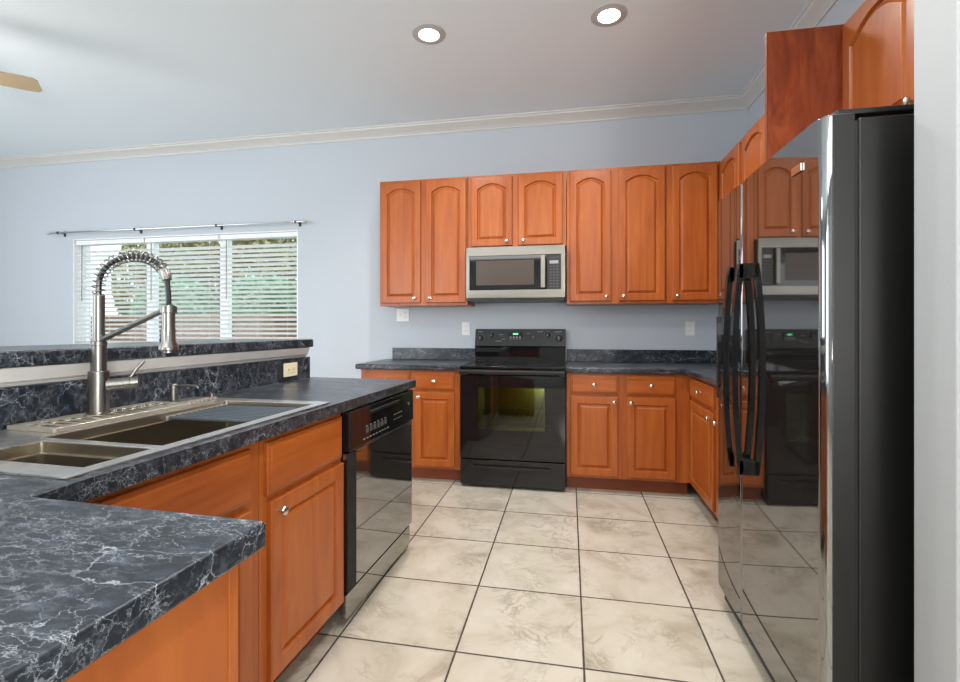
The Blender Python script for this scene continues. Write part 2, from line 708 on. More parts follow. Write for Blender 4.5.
# left wall with a wide opening for the sliding door that lights the room
mb = MB()
mb.box(XL - .15, XL, YR - .15, -1.5, -0.1, HC - .001)
mb.box(XL - .15, XL, 2.1, YB - .001, -0.1, HC - .001)
mb.box(XL - .15, XL, -1.5, 2.1, 2.6, HC - .001)
mb.box(XL - .15, XL, -1.5, 2.1, -0.1, 0.4)
struct(mb.build('wall_left', M['stub'], smooth=0))
mb = MB()
mb.box(XL, -5.35, YR - .15, YR, -0.1, HC - .001)
mb.box(-2.65, XR, YR - .15, YR, -0.1, HC - .001)
mb.box(-5.35, -2.65, YR - .15, YR, 2.75, HC - .001)
mb.box(-5.35, -2.65, YR - .15, YR, -0.1, 0.35)
struct(mb.build('wall_rear', M['stub'], smooth=0))
# stub wall beside the refrigerator
struct(MB().box(0.80, XR, 1.155, 1.283, 0.0, HC - .001, 0.004).build('wall_end', M['stub'], smooth=0), 'light grey wall end beside the refrigerator')

crown = [(0.0, HC - 0.088), (0.008, HC - 0.088), (0.012, HC - 0.076), (0.020, HC - 0.070), (0.034, HC - 0.052), (0.056, HC - 0.034),
         (0.068, HC - 0.026), (0.072, HC - 0.014), (0.082, HC - 0.010), (0.084, HC - 0.0005), (0.0, HC - 0.0005)]
struct(MB().sweep([(XR - .001, 1.29), (XR - .001, YB - .001), (XL + .001, YB - .001)], crown).build('trim_1', M['trim'], smooth=25), 'white crown moulding')
struct(MB().sweep([(XL + .001, YB - .09), (XL + .001, YR + .001), (XR - .001, YR + .001), (XR - .001, 1.15)], crown).build('trim_2', M['trim'], smooth=25))
base = [(0.0, 0.001), (0.014, 0.001), (0.014, 0.085), (0.006, 0.1), (0.0, 0.1)]
struct(MB().sweep([(-1.70, YB - .001), (XL + .001, YB - .001)], base).build('baseboard_back', M['trim'], smooth=25))
struct(MB().box(XL + .001, XL + .015, YR + .1, YB - .1, 0.001, 0.1).build('baseboard_left', M['trim'], smooth=25))

# window_1: three units in one opening
wy0, wy1 = YB + 0.095, YB + 0.15
win = bpy.data.objects.new('window_1', None)
C.objects.link(win)
win.location = (WX0, YB, WZ0)
struct(win, 'triple white window with horizontal blinds')
ww = (WX1 - WX0)
mb = MB()
fw = 0.05
H_ = WZ1 - WZ0
for z0, z1 in ((0, fw), (H_ - fw, H_)):
    mb.box(0, ww, wy0 - YB, wy1 - YB, z0, z1, 0.003)
edges_ = [0.0, fw]
uw = ww / 3
mb.box(0, fw, wy0 - YB, wy1 - YB, fw, H_ - fw, 0.003)
mb.box(ww - fw, ww, wy0 - YB, wy1 - YB, fw, H_ - fw, 0.003)
for k in (1, 2):
    mb.box(uw * k - 0.045, uw * k + 0.045, wy0 - YB - 0.01, wy1 - YB, fw, H_ - fw, 0.003)
mb.build('window_frame', M['vinyl'], win)
# white jamb lining and sill
mb = MB()
mb.box(0.0005, 0.012, 0.001, 0.0945, 0.0125, H_ - .0125)
mb.box(ww - 0.012, ww - 0.0005, 0.001, 0.0945, 0.0125, H_ - .0125)
mb.box(0.0005, ww - .0005, 0.001, 0.0945, H_ - 0.012, H_ - .0005)
mb.box(0.0005, ww - .0005, -0.02, 0.0945, 0.0005, 0.012)
mb.build('window_sill', M['vinyl'], win)
for k in range(3):
    a0 = max(uw * k + 0.045, fw)
    a1 = min(uw * (k + 1) - 0.045, ww - fw)
    MB().box(a0, a1, 0.129, 0.133, fw, H_ - fw).build('pane', M['pane'], win, smooth=0)

# blinds hang in front of the units
bl_names = ['white horizontal blind on the leftmost unit of the triple window',
            'white horizontal blind on the middle unit of the triple window',
            'white horizontal blind on the rightmost unit of the triple window']


def make_blind(x0, x1, label):
    t = thing('window_blind', label, 'blind', (x0, YB + 0.045, WZ0), 0, 'blinds on the triple window')
    wd = x1 - x0
    MB().box(0, wd, -0.03, 0.03, H_ - 0.06, H_ - 0.014, 0.004).build('headrail', M['vinyl'], t)
    mb = MB()
    pitch = 0.0455
    n = int((H_ - 0.11) / pitch)
    tilt = -R(21)
    for i in range(n):
        zc = 0.055 + pitch * i
        segs = 4
        prev = None
        top, bot = [], []
        for q in range(segs + 1):
            u = -0.025 + 0.05 * q / segs
            bow = 0.002 * (1 - (2 * q / segs - 1) ** 2)
            yy = u * math.cos(tilt)
            zz = zc + u * math.sin(tilt) + bow
            top.append((yy, zz + 0.0014))
            bot.append((yy, zz - 0.0014))
        mb.prism(top + bot[::-1], 0.003, wd - 0.003, axis='x')
    mb.build('slat', M['blind'], t, smooth=40)
    MB().box(0, wd, -0.025, 0.025, 0.014, 0.036, 0.004).build('bottom_rail', M['blind'], t)
    for fx in (0.12, 0.5, 0.88):
        MB().tube([(wd * fx, -0.027, 0.036), (wd * fx, -0.027, H_ - 0.06)], 0.0012, 5).build('ladder_cord', M['white'], t)
    MB().tube([(0.085, -0.036, H_ - 0.07), (0.085, -0.038, H_ - 0.66)], 0.0045, 8).build('tilt_wand', M['grey'], t)


for k in range(3):
    make_blind(WX0 + uw * k + (0.018 if k == 0 else 0.006), WX0 + uw * (k + 1) - (0.018 if k == 2 else 0.006), bl_names[k])

# curtain rod
t = thing('curtain_rod', 'slim metal curtain rod with brackets above the triple window', 'curtain rod', (-3.98, YB, 2.205))
mb = MB()
mb.tube([(-1.42, -0.075, 0), (1.50, -0.075, 0)], 0.009, 12)
mb.build('rod', M['chrome'], t)
for sx in (-1.42, 1.50):
    MB().lathe((sx - math.copysign(0.001, sx), -0.075, 0), [(0.006, 0), (0.014, 0.01 * 1), (0.019, 0.028), (0.014, 0.045), (0.005, 0.055)] if sx > 0 else
               [(0.006, 0), (0.014, -0.01), (0.019, -0.028), (0.014, -0.045), (0.005, -0.055)], 'x', 16).build('finial', M['baffle'], t)
for sx in (-0.36, 0.585, 1.44, -1.32):
    mb = MB()
    mb.box(sx - .012, sx + .012, -0.008, -0.0005, -0.03, 0.03, 0.002)
    mb.tube([(sx, -0.004, 0), (sx, -0.06, 0.0), (sx, -0.075, -0.008)], 0.005, 8)
    mb.lathe((sx - .008, -0.075, 0), [(0.0135, 0), (0.0135, 0.016)], 'x', 14)
    mb.build('bracket', M['darkmetal'], t)

# back yard seen between the slats
struct(MB().box(-16, 6, YB + 0.4, 20, -0.25, -0.15).build('ground_lawn', M['grass'], smooth=0), 'lawn outside the window')
t = thing('garden_fence', 'low reddish board fence outside the triple window', 'fence', (-8.0, 9.3, -0.15))
mb = MB()
for k in range(52):
    mb.box(-6 + k * 0.2, -6 + k * 0.2 + 0.19, 0.0, 0.022, 0.0, 1.62 + random.uniform(-.01, .01))
mb.build('board_panel', M['fence'], t)
for z in (0.3, 1.5):
    MB().box(-6, 4.39, -0.04, -0.001, z, z + 0.08).build('rail', M['fence'], t)


def foliage(name, mat, n, box, size, label, cat):
    mb = MB()
    for _ in range(n):
        u = [random.uniform(-1, 1) for _ in range(3)]
        L = math.sqrt(sum(q * q for q in u)) or 1
        if L > 1:
            u = [q / L for q in u]
        p = Vector((box[0] + u[0] * box[3], box[1] + u[1] * box[4], box[2] + u[2] * box[5]))
        a = Vector([random.uniform(-1, 1) for _ in range(3)]).normalized()
        b = a.orthogonal().normalized()
        s_ = size * random.uniform(.6, 1.3)
        mb.face([p - a * s_, p + b * s_ * .5, p + a * s_, p - b * s_ * .5])
    return mb


for k, (x, lab) in enumerate([(-10.4, 'leafy green shrub behind the fence, seen through the leftmost blind'),
                              (-7.7, 'leafy green shrub behind the fence, seen through the middle blind'),
                              (-5.0, 'leafy green shrub behind the fence, seen through the rightmost blind')]):
    t = thing('garden_shrub', lab, 'shrub', (x, 10.9, -0.15))
    foliage('f', None, 4600, (0, 0, 1.4, 1.2, 0.8, 1.35), 0.075, '', '').build('foliage', M['leaf'], t, smooth=0)
    MB().tube([(0, 0, 0), (0.05, 0, 0.6), (0, 0.05, 1.5)], [0.06, 0.05, 0.02], 8).build('stem', M['fence'], t)
for k, (x, y, lab) in enumerate([(-13.6, 14.2, 'brownish leafy tree outside beyond the left of the triple window'),
                                 (-9.3, 14.0, 'brownish leafy tree outside beyond the middle of the triple window'),
                                 (-5.0, 14.2, 'brownish leafy tree outside beyond the right of the triple window')]):
    t = thing('garden_tree', lab, 'tree', (x, y, -0.15))
    foliage('f', None, 6500, (0, 0, 2.9, 2.1, 1.3, 2.1), 0.115, '', '').build('foliage', M['leaf2'], t, smooth=0)
    MB().tube([(0, 0, 0), (0.1, 0, 1.6), (0, 0, 3.2)], [0.16, 0.12, 0.06], 10).build('trunk', M['fence'], t)

# ------------------------------------------------------------ cabinets
TOE = 0.105


def knob(parent, x, z, y):
    MB().lathe((x, y, z), [(0.006, 0.0), (0.0055, 0.008), (0.006, 0.012), (0.0135, 0.016), (0.0155, 0.021), (0.0135, 0.026), (0.006, 0.029), (0.0005, 0.0295)], '-y', 18).build('knob', M['knob'], parent)


def cabinet(name, label, loc, rotz, wdt, dep, z0, z1, items, toe=False, group=None, low=False, carc=None):
    """local frame: x to the right seen from the front, -y out of the front, z up"""
    t = thing(name, label, 'cabinet', loc, rotz, group)
    cz0 = z0
    cm = carc or M['wv']
    mb = MB()
    if low:   # open carcass, leaves room for a sink bowl
        mb.box(0, wdt, 0.02, dep, cz0, 0.60)
        mb.box(0, wdt, 0.0, 0.02, cz0, z1)
    else:
        mb.box(0, wdt, 0.0, dep, cz0, z1, 0.0012, 1)
    mb.build('body', cm, t, smooth=0)
    if toe:
        MB().box(0.001, wdt - 0.001, 0.075, 0.10, 0.001, cz0 - 0.0005).build('toe_kick', M['toe'], t, smooth=0)
    for it in items:
        kind, a, b, c, d, kx, kz = it[:7]
        if kind == 'door':
            arch = it[7] if len(it) > 7 else 0.0
            o = MB().panel_door(a, b, c, d, arch, -0.0005).build('door', M['wv'], t, smooth=25)
        else:
            o = MB().slab_front(a, b, c, d, -0.0005).build('drawer', M['wh'], t, smooth=25)
        if kx is not None:
            knob(o, kx, kz, -0.0195)
    return t


# ---- base run on the back wall
YF = 3.53
BD = YB - YF - 0.002
ZC = 0.872          # top of base cabinets
ZT = 0.914          # counter top
cabinet('base_cabinet', 'reddish-brown wood base cabinet left of the black range, with two drawers over doors', (-1.640, YF, 0), 0, 0.822, BD, TOE, ZC,
        [('drawer', 0.028, 0.412, 0.722, 0.856, 0.22, 0.79), ('drawer', 0.455, 0.775, 0.722, 0.856, 0.615, 0.79),
         ('door', 0.028, 0.412, 0.125, 0.700, 0.375, 0.665), ('door', 0.455, 0.775, 0.125, 0.700, 0.49, 0.665)], toe=True)
cabinet('base_cabinet', 'reddish-brown wood base cabinet right of the black range, two drawers over two doors', (-0.018, YF, 0), 0, 0.855, BD, TOE, ZC,
        [('drawer', 0.030, 0.365, 0.722, 0.856, 0.197, 0.79), ('drawer', 0.428, 0.758, 0.722, 0.856, 0.592, 0.79),
         ('door', 0.030, 0.365, 0.125, 0.700, 0.338, 0.665), ('door', 0.428, 0.758, 0.125, 0.700, 0.455, 0.665)], toe=True)
# right return: hidden corner + cabinet before the refrigerator
XF = 0.84
RD = XR - XF - 0.002
cabinet('base_cabinet', 'narrow wood base cabinet in the corner between right counter and refrigerator', (XF, YF - 0.001, 0), -PI / 2, 0.62, RD, TOE, ZC,
        [('drawer', 0.055, 0.585, 0.722, 0.856, 0.32, 0.79), ('door', 0.055, 0.585, 0.125, 0.700, 0.545, 0.665)], toe=True)
cabinet('base_cabinet', 'wood base cabinet partly hidden by the far side of the refrigerator', (XF, YF - 0.622, 0), -PI / 2, 0.64, RD, TOE, ZC,
        [('drawer', 0.03, 0.60, 0.722, 0.856, 0.32, 0.79), ('door', 0.03, 0.60, 0.125, 0.700, 0.07, 0.665)], toe=True)

# ---- wall cabinets on the back wall
YU = 3.80
UD = YB - YU - 0.002
UZ0, UZ1 = 1.389, 2.452
g = 'wall cabinets with arched doors'
A = 0.042
cabinet('wall_cabinet', 'tall two-door wood wall cabinet left of the microwave', (-1.592, YU, 0), 0, 0.768, UD, UZ0, UZ1,
        [('door', 0.018, 0.366, UZ0 + .022, UZ1 - .022, 0.318, UZ0 + .062, A), ('door', 0.412, 0.758, UZ0 + .022, UZ1 - .022, 0.455, UZ0 + .062, A)], group=g)
cabinet('wall_cabinet', 'short two-door wood wall cabinet above the microwave', (-0.820, YU, 0), 0, 0.798, UD, 1.852, UZ1,
        [('door', 0.030, 0.368, 1.868, UZ1 - .022, 0.325, 1.903, A), ('door', 0.418, 0.768, 1.868, UZ1 - .022, 0.46, 1.903, A)], group=g)
cabinet('wall_cabinet', 'tall two-door wood wall cabinet right of the microwave', (-0.018, YU, 0), 0, 0.748, UD, UZ0, UZ1,
        [('door', 0.026, 0.340, UZ0 + .022, UZ1 - .022, 0.305, UZ0 + .058, A), ('door', 0.398, 0.738, UZ0 + .022, UZ1 - .022, 0.435, UZ0 + .058, A)], group=g)
cabinet('wall_cabinet', 'tall single-door wood wall cabinet in the back right corner', (0.732, YU, 0), 0, 0.385, UD, UZ0, UZ1,
        [('door', 0.040, 0.362, UZ0 + .022, UZ1 - .022, 0.075, UZ0 + .058, A)], group=g)
# on the right wall
XU = 1.12
UR = XR - XU - 0.002
cabinet('wall_cabinet', 'narrow wood wall cabinet on right wall, nearest the corner above the refrigerator top', (XU, YU - 0.001, 0), -PI / 2, 0.455, UR, UZ0, UZ1,
        [('door', 0.035, 0.425, UZ0 + .022, UZ1 - .022, 0.39, UZ0 + .058, A)], group=g)
cabinet('wall_cabinet', 'golden-lit wood wall cabinet on right wall beside the tall side panel', (XU, YU - 0.458, 0), -PI / 2, 0.42, UR, UZ0, UZ1,
        [('door', 0.02, 0.40, UZ0 + .022, UZ1 - .022, 0.06, UZ0 + .058, A)], group=g)
cabinet('wall_cabinet', 'wood wall cabinet on right wall hidden behind the tall side panel', (XU, YU - 0.880, 0), -PI / 2, 0.675, UR, UZ0, UZ1,
        [('door', 0.02, 0.325, UZ0 + .022, UZ1 - .022, 0.285, UZ0 + .058, A), ('door', 0.345, 0.655, UZ0 + .022, UZ1 - .022, 0.385, UZ0 + .058, A)], group=g)
# side panel and cabinet over the refrigerator
PY = 2.245
t = thing('refrigerator_side_panel', 'tall reddish veneer side panel rising behind the black refrigerator', 'panel', (0.846, PY, 0))
MB().box(0.004, XR - 0.842, 0, 0.018, 1.80, UZ1 + .036).build('panel_board', M['wp'], t, smooth=0)
MB().box(0.0, 0.004, -0.001, 0.019, 1.80, UZ1 + .036).build('edge_strip', M['toe'], t, smooth=0)
cabinet('wall_cabinet', 'golden-lit wood cabinet above the black refrigerator, arched door', (XU + .025, PY - 0.002, 0), -PI / 2, 0.93, UR - .025, 1.90, UZ1 + 0.036,
        [('door', 0.022, 0.455, 1.915, UZ1 + .012, 0.438, 1.955, 0.060), ('door', 0.475, 0.905, 1.915, UZ1 + .012, 0.51, 1.95, 0.060)], group=g)

# ------------------------------------------------------------ countertops
CF = YF - 0.038
t = thing('countertop', 'black white-veined laminate countertop left of the range', 'countertop', (-1.672, CF, 0))
MB().cells([0, 0.857], [0, YB - CF - .002], lambda x, y: True, ZC + .001, ZT, 0.011, 4, lambda x, y, z: y < 0.01 or x < 0.01).build('top', M['lam'], t)
MB().box(0.075, 0.855, YB - CF - .024, YB - CF - .002, ZT + .0005, ZT + .105, 0.003).build('backsplash', M['lam'], t)
t = thing('countertop', 'black laminate corner countertop right of the range', 'countertop', (-0.020, CF, 0))
XCF = XF - 0.036 + 0.020
XW = XR + 0.020 - .002
YW = YB - CF - .002
YN = PY + .03 - CF
MB().cells([0, XCF, XW], [YN, 0, YW], lambda x, y: y > 0 or x > XCF, ZC + .001, ZT, 0.011, 4,
           lambda x, y, z: (abs(y) < .002 and x < XCF + .002) or (abs(x - XCF) < .002 and y < .002)).build('top', M['lam'], t)
mb = MB().box(0.002, XW, YW - .022, YW, ZT + .0005, ZT + .105, 0.003)
mb.build('backsplash', M['lam'], t)
MB().box(XW - .022, XW, YN, YW - .0225, ZT + .0005, ZT + .105, 0.003).build('backsplash', M['lam'], t)

# ---- peninsula
SX0, SX1, SY0, SY1 = -0.625, -0.040, -1.735, -0.835     # sink cut-out
CX1, CYI, CYN = 0.457, -1.826, -2.56
t = thing('countertop', 'L-shaped black white-veined laminate countertop holding the sink', 'countertop', pen(0, 0), PA)
MB().cells([-0.648, SX0, SX1, 0.0, CX1], [CYN, CYI, SY0, SY1, 0.012],
           lambda x, y: (y < CYI or x < 0) and not (SX0 < x < SX1 and SY0 < y < SY1), ZC - .001 + .002, ZT, 0.006, 3,
           lambda x, y, z: (abs(x) < .002 and y > CYI - .002) or (abs(y - CYI) < .002 and x > -.002) or abs(x - CX1) < .002 or abs(y - 0.012) < .002 or abs(y - CYN) < .002
           ).build('top', M['lam'], t)
MB().box(-0.668, -0.6485, CYN, 0.005, ZT - 0.03, 1.034, 0.002).build('backsplash', M['lam'], t)

# pony wall and raised bar
P_ = Matrix.Translation(pen(0, 0)) @ Matrix.Rotation(PA, 4, 'Z')
struct(MB().box(-0.80, -0.670, CYN, 0.0, 0.0, 1.086).build('wall_peninsula', M['wall'], smooth=0, matrix=P_), 'low wall carrying the raised bar')
prof = [(-0.6695, 1.036), (-0.660, 1.036), (-0.657, 1.044), (-0.648, 1.050), (-0.636, 1.078), (-0.632, 1.089), (-0.6695, 1.089)]
mb = MB()
mb.prism([(a, b) for a, b in prof], CYN, -0.022, axis='y')
struct(mb.build('trim_3', M['trim'], smooth=0, matrix=P_), 'white moulding under the raised bar')
t = thing('bar_countertop', 'raised black laminate bar top running above the sink backsplash', 'countertop', pen(0, 0), PA)
MB().cells([-1.08, -0.625], [CYN, 0.0], lambda x, y: True, 1.0905, 1.136, 0.006, 3).build('top', M['lam'], t)

# peninsula cabinets, faces towards +X of the peninsula frame
XP = -0.034
PR = PA + PI / 2


def pcab(label, Y0, Y1, items, low=True):
    return cabinet('base_cabinet', label, pen(XP, Y0), PR, Y1 - Y0 - 0.001, 0.60, TOE, ZC, items, toe=True, low=low)


pcab('wood sink base cabinet with false drawer front, behind the near counter corner', -1.800, -1.216,
     [('drawer', 0.028, 0.535, 0.700, 0.852, None, None), ('door', 0.028, 0.535, 0.125, 0.675, 0.46, 0.64)])
pcab('wood base cabinet beside the dishwasher, one drawer over one door', -1.214, -0.738,
     [('drawer', 0.020, 0.462, 0.690, 0.852, None, None), ('door', 0.034, 0.470, 0.115, 0.668, 0.066, 0.632)])
# end panel of the run beyond the dishwasher
t = thing('peninsula_end_panel', 'thin wood end panel beyond the dishwasher', 'panel', pen(XP - 0.61, -0.022), PA)
MB().box(0, 0.605, 0, 0.018, 0.001, ZC, 0.001, 1).build('panel_board', M['wv'], t, smooth=0)
# cabinet of the near leg
t = cabinet('base_cabinet', 'near wood cabinet with plain side panel under the counter corner closest to view', pen(CX1 - 0.028, CYI - 0.030), PA + PI, CX1 + 0.02, 0.66, TOE, ZC,
            [('drawer', 0.03, 0.44, 0.700, 0.852, 0.235, 0.776), ('door', 0.03, 0.44, 0.125, 0.675, 0.07, 0.64)], toe=True)
MB().box(-0.0065, -0.0005, 0.0, 0.018, 0.001, ZC, 0.001, 1).build('corner_stile', M['wv'], t, smooth=0)
MB().box(-0.0045, -0.0005, 0.018, 0.66, 0.001, ZC, 0.0005, 1).build('side_panel', M['wv'], t, smooth=0)

# ------------------------------------------------------------ dishwasher
DW0, DW1 = -0.735, -0.026
dw = thing('dishwasher', 'black glossy dishwasher built in under the peninsula counter', 'dishwasher', pen(-0.012, DW0), PR)
dwd = DW1 - DW0
MB().box(0.006, dwd - 0.006, 0.03, 0.58, 0.10, 0.866, 0.002).build('tub', M['blkm'], dw)
MB().box(0.006, dwd - 0.004, -0.006, 0.029, 0.145, 0.700, 0.006, 3).build('door', M['blkdw'], dw)
mb = MB()
mb.box(0.006, dwd - 0.004, -0.014, 0.029, 0.704, 0.866, 0.006, 3)
cp = mb.build('control_panel', M['blk'], dw)
mb = MB()
mb.box(0.17, 0.50, -0.0152, -0.0141, 0.826, 0.836, 0.0004, 1)
mb.box(0.17, 0.50, -0.024, -0.0141, 0.8365, 0.842, 0.002)
mb.build('grip', M['blkm'], cp)
MB().box(0.0, 0.072, -0.0085, 0.0, 0.146, 0.699, 0.003).build('side_trim', M['blkm'], dw)
mb = MB()
for k in range(6):
    x = 0.14 + k * 0.037
    mb.box(x, x + 0.026, -0.017, -0.0145, 0.752, 0.776, 0.002)
mb.build('button', M['dgrey'], cp)
for n_, x0_, dx_, w_, z_, h_ in ((9, 0.12, 0.030, 0.016, 0.728, 0.004), (6, 0.143, 0.037, 0.018, 0.780, 0.003), (4, 0.44, 0.028, 0.016, 0.776, 0.003), (4, 0.44, 0.028, 0.012, 0.752, 0.003)):
    mb = MB()
    for k in range(n_):
        x = x0_ + k * dx_
        mb.box(x, x + w_, -0.0148, -0.0141, z_, z_ + h_)
    mb.build('panel_print', M['grey'], cp, smooth=0)
MB().lathe((dwd - 0.07, -0.014, 0.80), [(0.009, 0), (0.009, 0.003), (0.007, 0.004), (0.001, 0.004)], '-y', 18).build('badge', M['chrome'], cp)
MB().box(0.010, dwd - 0.008, 0.006, 0.028, 0.030, 0.128, 0.003).build('kick_plate', M['blkdw'], dw)

# ------------------------------------------------------------ sink
sk = thing('kitchen_sink', 'double bowl stainless steel sink set into the laminate peninsula', 'sink', pen(0, 0), PA)
B1 = (-0.405, -0.068, -1.690, -1.535)
B2 = (-0.450, -0.068, -1.510, -0.872)
rx0, rx1, ry0, ry1 = -0.6475, -0.030, -1.750, -0.822
mb = MB()
xs = [rx0, B2[0], B1[0], B1[1], rx1]
ys = [ry0, B1[2], B1[3], B2[2], B2[3], ry1]


def rim_in(x, y):
    if B1[0] < x < B1[1] and B1[2] < y < B1[3]:
        return False
    if B2[0] < x < B2[1] and B2[2] < y < B2[3]:
        return False
    return True


mb.cells(xs, ys, rim_in, ZT + .0006, ZT + .0050, 0.0018, 2)
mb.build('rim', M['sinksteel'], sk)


def bowl(b, depth, name):
    x0, x1, y0, y1 = b
    zt = ZT + .0006
    zb = ZT - depth
    mb = MB()

    def rr(ins, z, rad, n=5):
        pts = []
        for (cx, cy, a0) in ((x1 - ins - rad, y1 - ins - rad, 0), (x0 + ins + rad, y1 - ins - rad, PI / 2), (x0 + ins + rad, y0 + ins + rad, PI), (x1 - ins - rad, y0 + ins + rad, 1.5 * PI)):
            for k in range(n + 1):
                a = a0 + PI / 2 * k / n
                pts.append((cx + rad * math.cos(a), cy + rad * math.sin(a), z))
        return [mb.bm.verts.new(p) for p in pts]
    L = [rr(-0.004, zt, 0.012), rr(0.0, zt, 0.012), rr(0.0005, zt - 0.024, 0.012), rr(0.013, zt - 0.025, 0.012), rr(0.014, zb + 0.02, 0.012), rr(0.018, zb + 0.006, 0.014), rr(0.032, zb, 0.02),
         rr(0.032, zb - 0.002, 0.02), rr(0.014, zb + 0.004, 0.014), rr(0.012, zb + 0.02, 0.012), rr(0.011, zt - .027, 0.012), rr(-0.002, zt - .027, 0.012), rr(-0.004, zt - .001, 0.012)]
    for a, c in zip(L, L[1:]):
        n = len(a)
        for k in range(n):
            mb.bm.faces.new((a[k], a[(k + 1) % n], c[(k + 1) % n], c[k]))
    mb.bm.faces.new(L[6])
    mb.bm.faces.new(L[7][::-1])
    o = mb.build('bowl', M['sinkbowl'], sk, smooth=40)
    MB().lathe(((x0 + x1) / 2, (y0 + y1) / 2, zb + .0005), [(0.045, 0), (0.045, 0.002), (0.036, 0.003), (0.03, 0.001), (0.001, 0.001)], 'z', 24).build('drain', M['steel'], o)


bowl(B1, 0.20, 'near')
bowl(B2, 0.23, 'far')

# roll-up drying rack over the far bowl
rk = thing('drying_rack', 'dark grey slatted roll-up drying rack lying over the far sink bowl', 'rack', pen((B2[0] + B2[1]) / 2, -1.02, ZT + .0006 - .0235), PA)
mb = MB()
for k in range(11):
    yy = -0.115 + k * 0.0235
    mb.tube([(-0.178, yy, 0.009), (0.178, yy, 0.009)], 0.0062, 10)
mb.build('rod', M['rack'], rk)
for x in (-0.184, 0.184):
    MB().box(x - .005, x + .005, -0.125, 0.132, 0.0, 0.015, 0.002).build('end_rail', M['tray'], rk)
# ledge strip of brass-toned metal behind the rack
t = thing('sink_caddy_rail', 'thin notched tan rail on the sink deck between drip tray and drying rack', 'rail', pen(-0.515, -1.00, ZT + .0055), PA)
mb = MB().box(-0.012, 0.012, -0.13, 0.14, 0.0, 0.011, 0.002)
for k in range(13):
    mb.box(0.0122, 0.019, -0.125 + k * .020, -0.115 + k * .020, 0.0, 0.007)
mb.build('bar', M['tray'], t)
MB().lathe((0.0, 0.128, 0.0112), [(0.009, 0), (0.009, 0.012), (0.006, 0.014), (0.001, 0.014)], 'z', 16).build('stop_knob', M['nickel'], t)

# slotted tray around the faucet
ty = thing('faucet_drip_tray', 'slotted taupe drip tray lying around the faucet base', 'tray', pen(-0.548, -1.250, ZT + .0055), PA)
TX = [-0.085, -0.066, -0.052, -0.024, -0.014, 0.014, 0.024, 0.052, 0.066, 0.080]
TX = [-0.085, -0.074, -0.040, -0.012, -0.002, 0.058, 0.066, 0.085]
TYv = [-0.235, -0.222]
for k in range(13):
    TYv += [TYv[-1] + 0.024, TYv[-1] + 0.036]
TYv = [-0.215]
v_ = -0.215 + 0.014
while v_ < 0.200:
    TYv += [v_, v_ + 0.019]
    v_ += 0.034
TYv.append(0.225)


def tray_in(x, y):
    if (x + 0.027) ** 2 + y * y < 0.045 ** 2:
        return True
    ix = [i for i in range(len(TX) - 1) if TX[i] < x < TX[i + 1]][0]
    iy = [i for i in range(len(TYv) - 1) if TYv[i] < y < TYv[i + 1]][0]
    return not (ix in (2, 4) and iy % 2 == 1) if ix != 0 else True


mb = MB()
mb.cells(TX, TYv, tray_in, 0.0095, 0.012, 0.0006, 1)
for x0_, x1_, y0_, y1_ in ((-0.087, -0.0825, -0.217, 0.227), (0.0825, 0.087, -0.217, 0.227), (-0.0825, 0.0825, -0.219, -0.2145), (-0.0825, 0.0825, 0.2245, 0.229)):
    mb.box(x0_, x1_, y0_, y1_, 0.0, 0.012, 0.001, 1)
mb.build('slotted_plate', M['tray'], ty)

# ------------------------------------------------------------ faucet
fc = thing('kitchen_faucet', 'tall spring-neck brushed nickel pull-down faucet', 'faucet', pen(-0.575, -1.264, ZT + .0180), PA)
MB().lathe((0, 0, 0), [(0.031, 0), (0.031, 0.004), (0.0275, 0.006), (0.0275, 0.130), (0.026, 0.133), (0.001, 0.133)]).build('base', M['nickel'], fc)
MB().lathe((0, 0, 0.1335), [(0.021, 0), (0.021, 0.080), (0.0225, 0.082), (0.0225, 0.092), (0.0165, 0.094), (0.0165, 0.236), (0.0145, 0.239), (0.001, 0.239)]).build('riser', M['nickel'], fc)
# spring arch
arc = []
x_end = 0.262
z_s = 0.373
for k in range(61):
    a = PI * k / 60
    arc.append((x_end / 2 - x_end / 2 * math.cos(a), 0, z_s + 0.020 + 0.096 * math.sin(a) ** 0.85))
pts = [(0, 0, z_s)] + arc
pts += [(x_end + .003, 0, z_s + 0.0), (x_end + .004, 0, z_s - 0.02), (x_end + .004, 0, z_s - 0.035)]
MB().tube(pts, 0.0078, 10).build('hose', M['darkmetal'], fc)


def coil(path, r, turns, wr):
    P = [Vector(p) for p in path]
    L = [0]
    for a, b in zip(P, P[1:]):
        L.append(L[-1] + (b - a).length)
    out = []
    n = turns * 14
    for i in range(n + 1):
        d = L[-1] * i / n
        k = max(j for j in range(len(L)) if L[j] <= d + 1e-9)
        k = min(k, len(P) - 2)
        f = (d - L[k]) / (L[k + 1] - L[k])
        p = P[k].lerp(P[k + 1], f)
        t_ = (P[k + 1] - P[k]).normalized()
        s_ = Vector((0, 1, 0))
        n_ = t_.cross(s_)
        a = 2 * PI * i / 14
        out.append(p + (s_ * math.cos(a) + n_ * math.sin(a)) * r)
    return MB().tube(out, wr, 6)


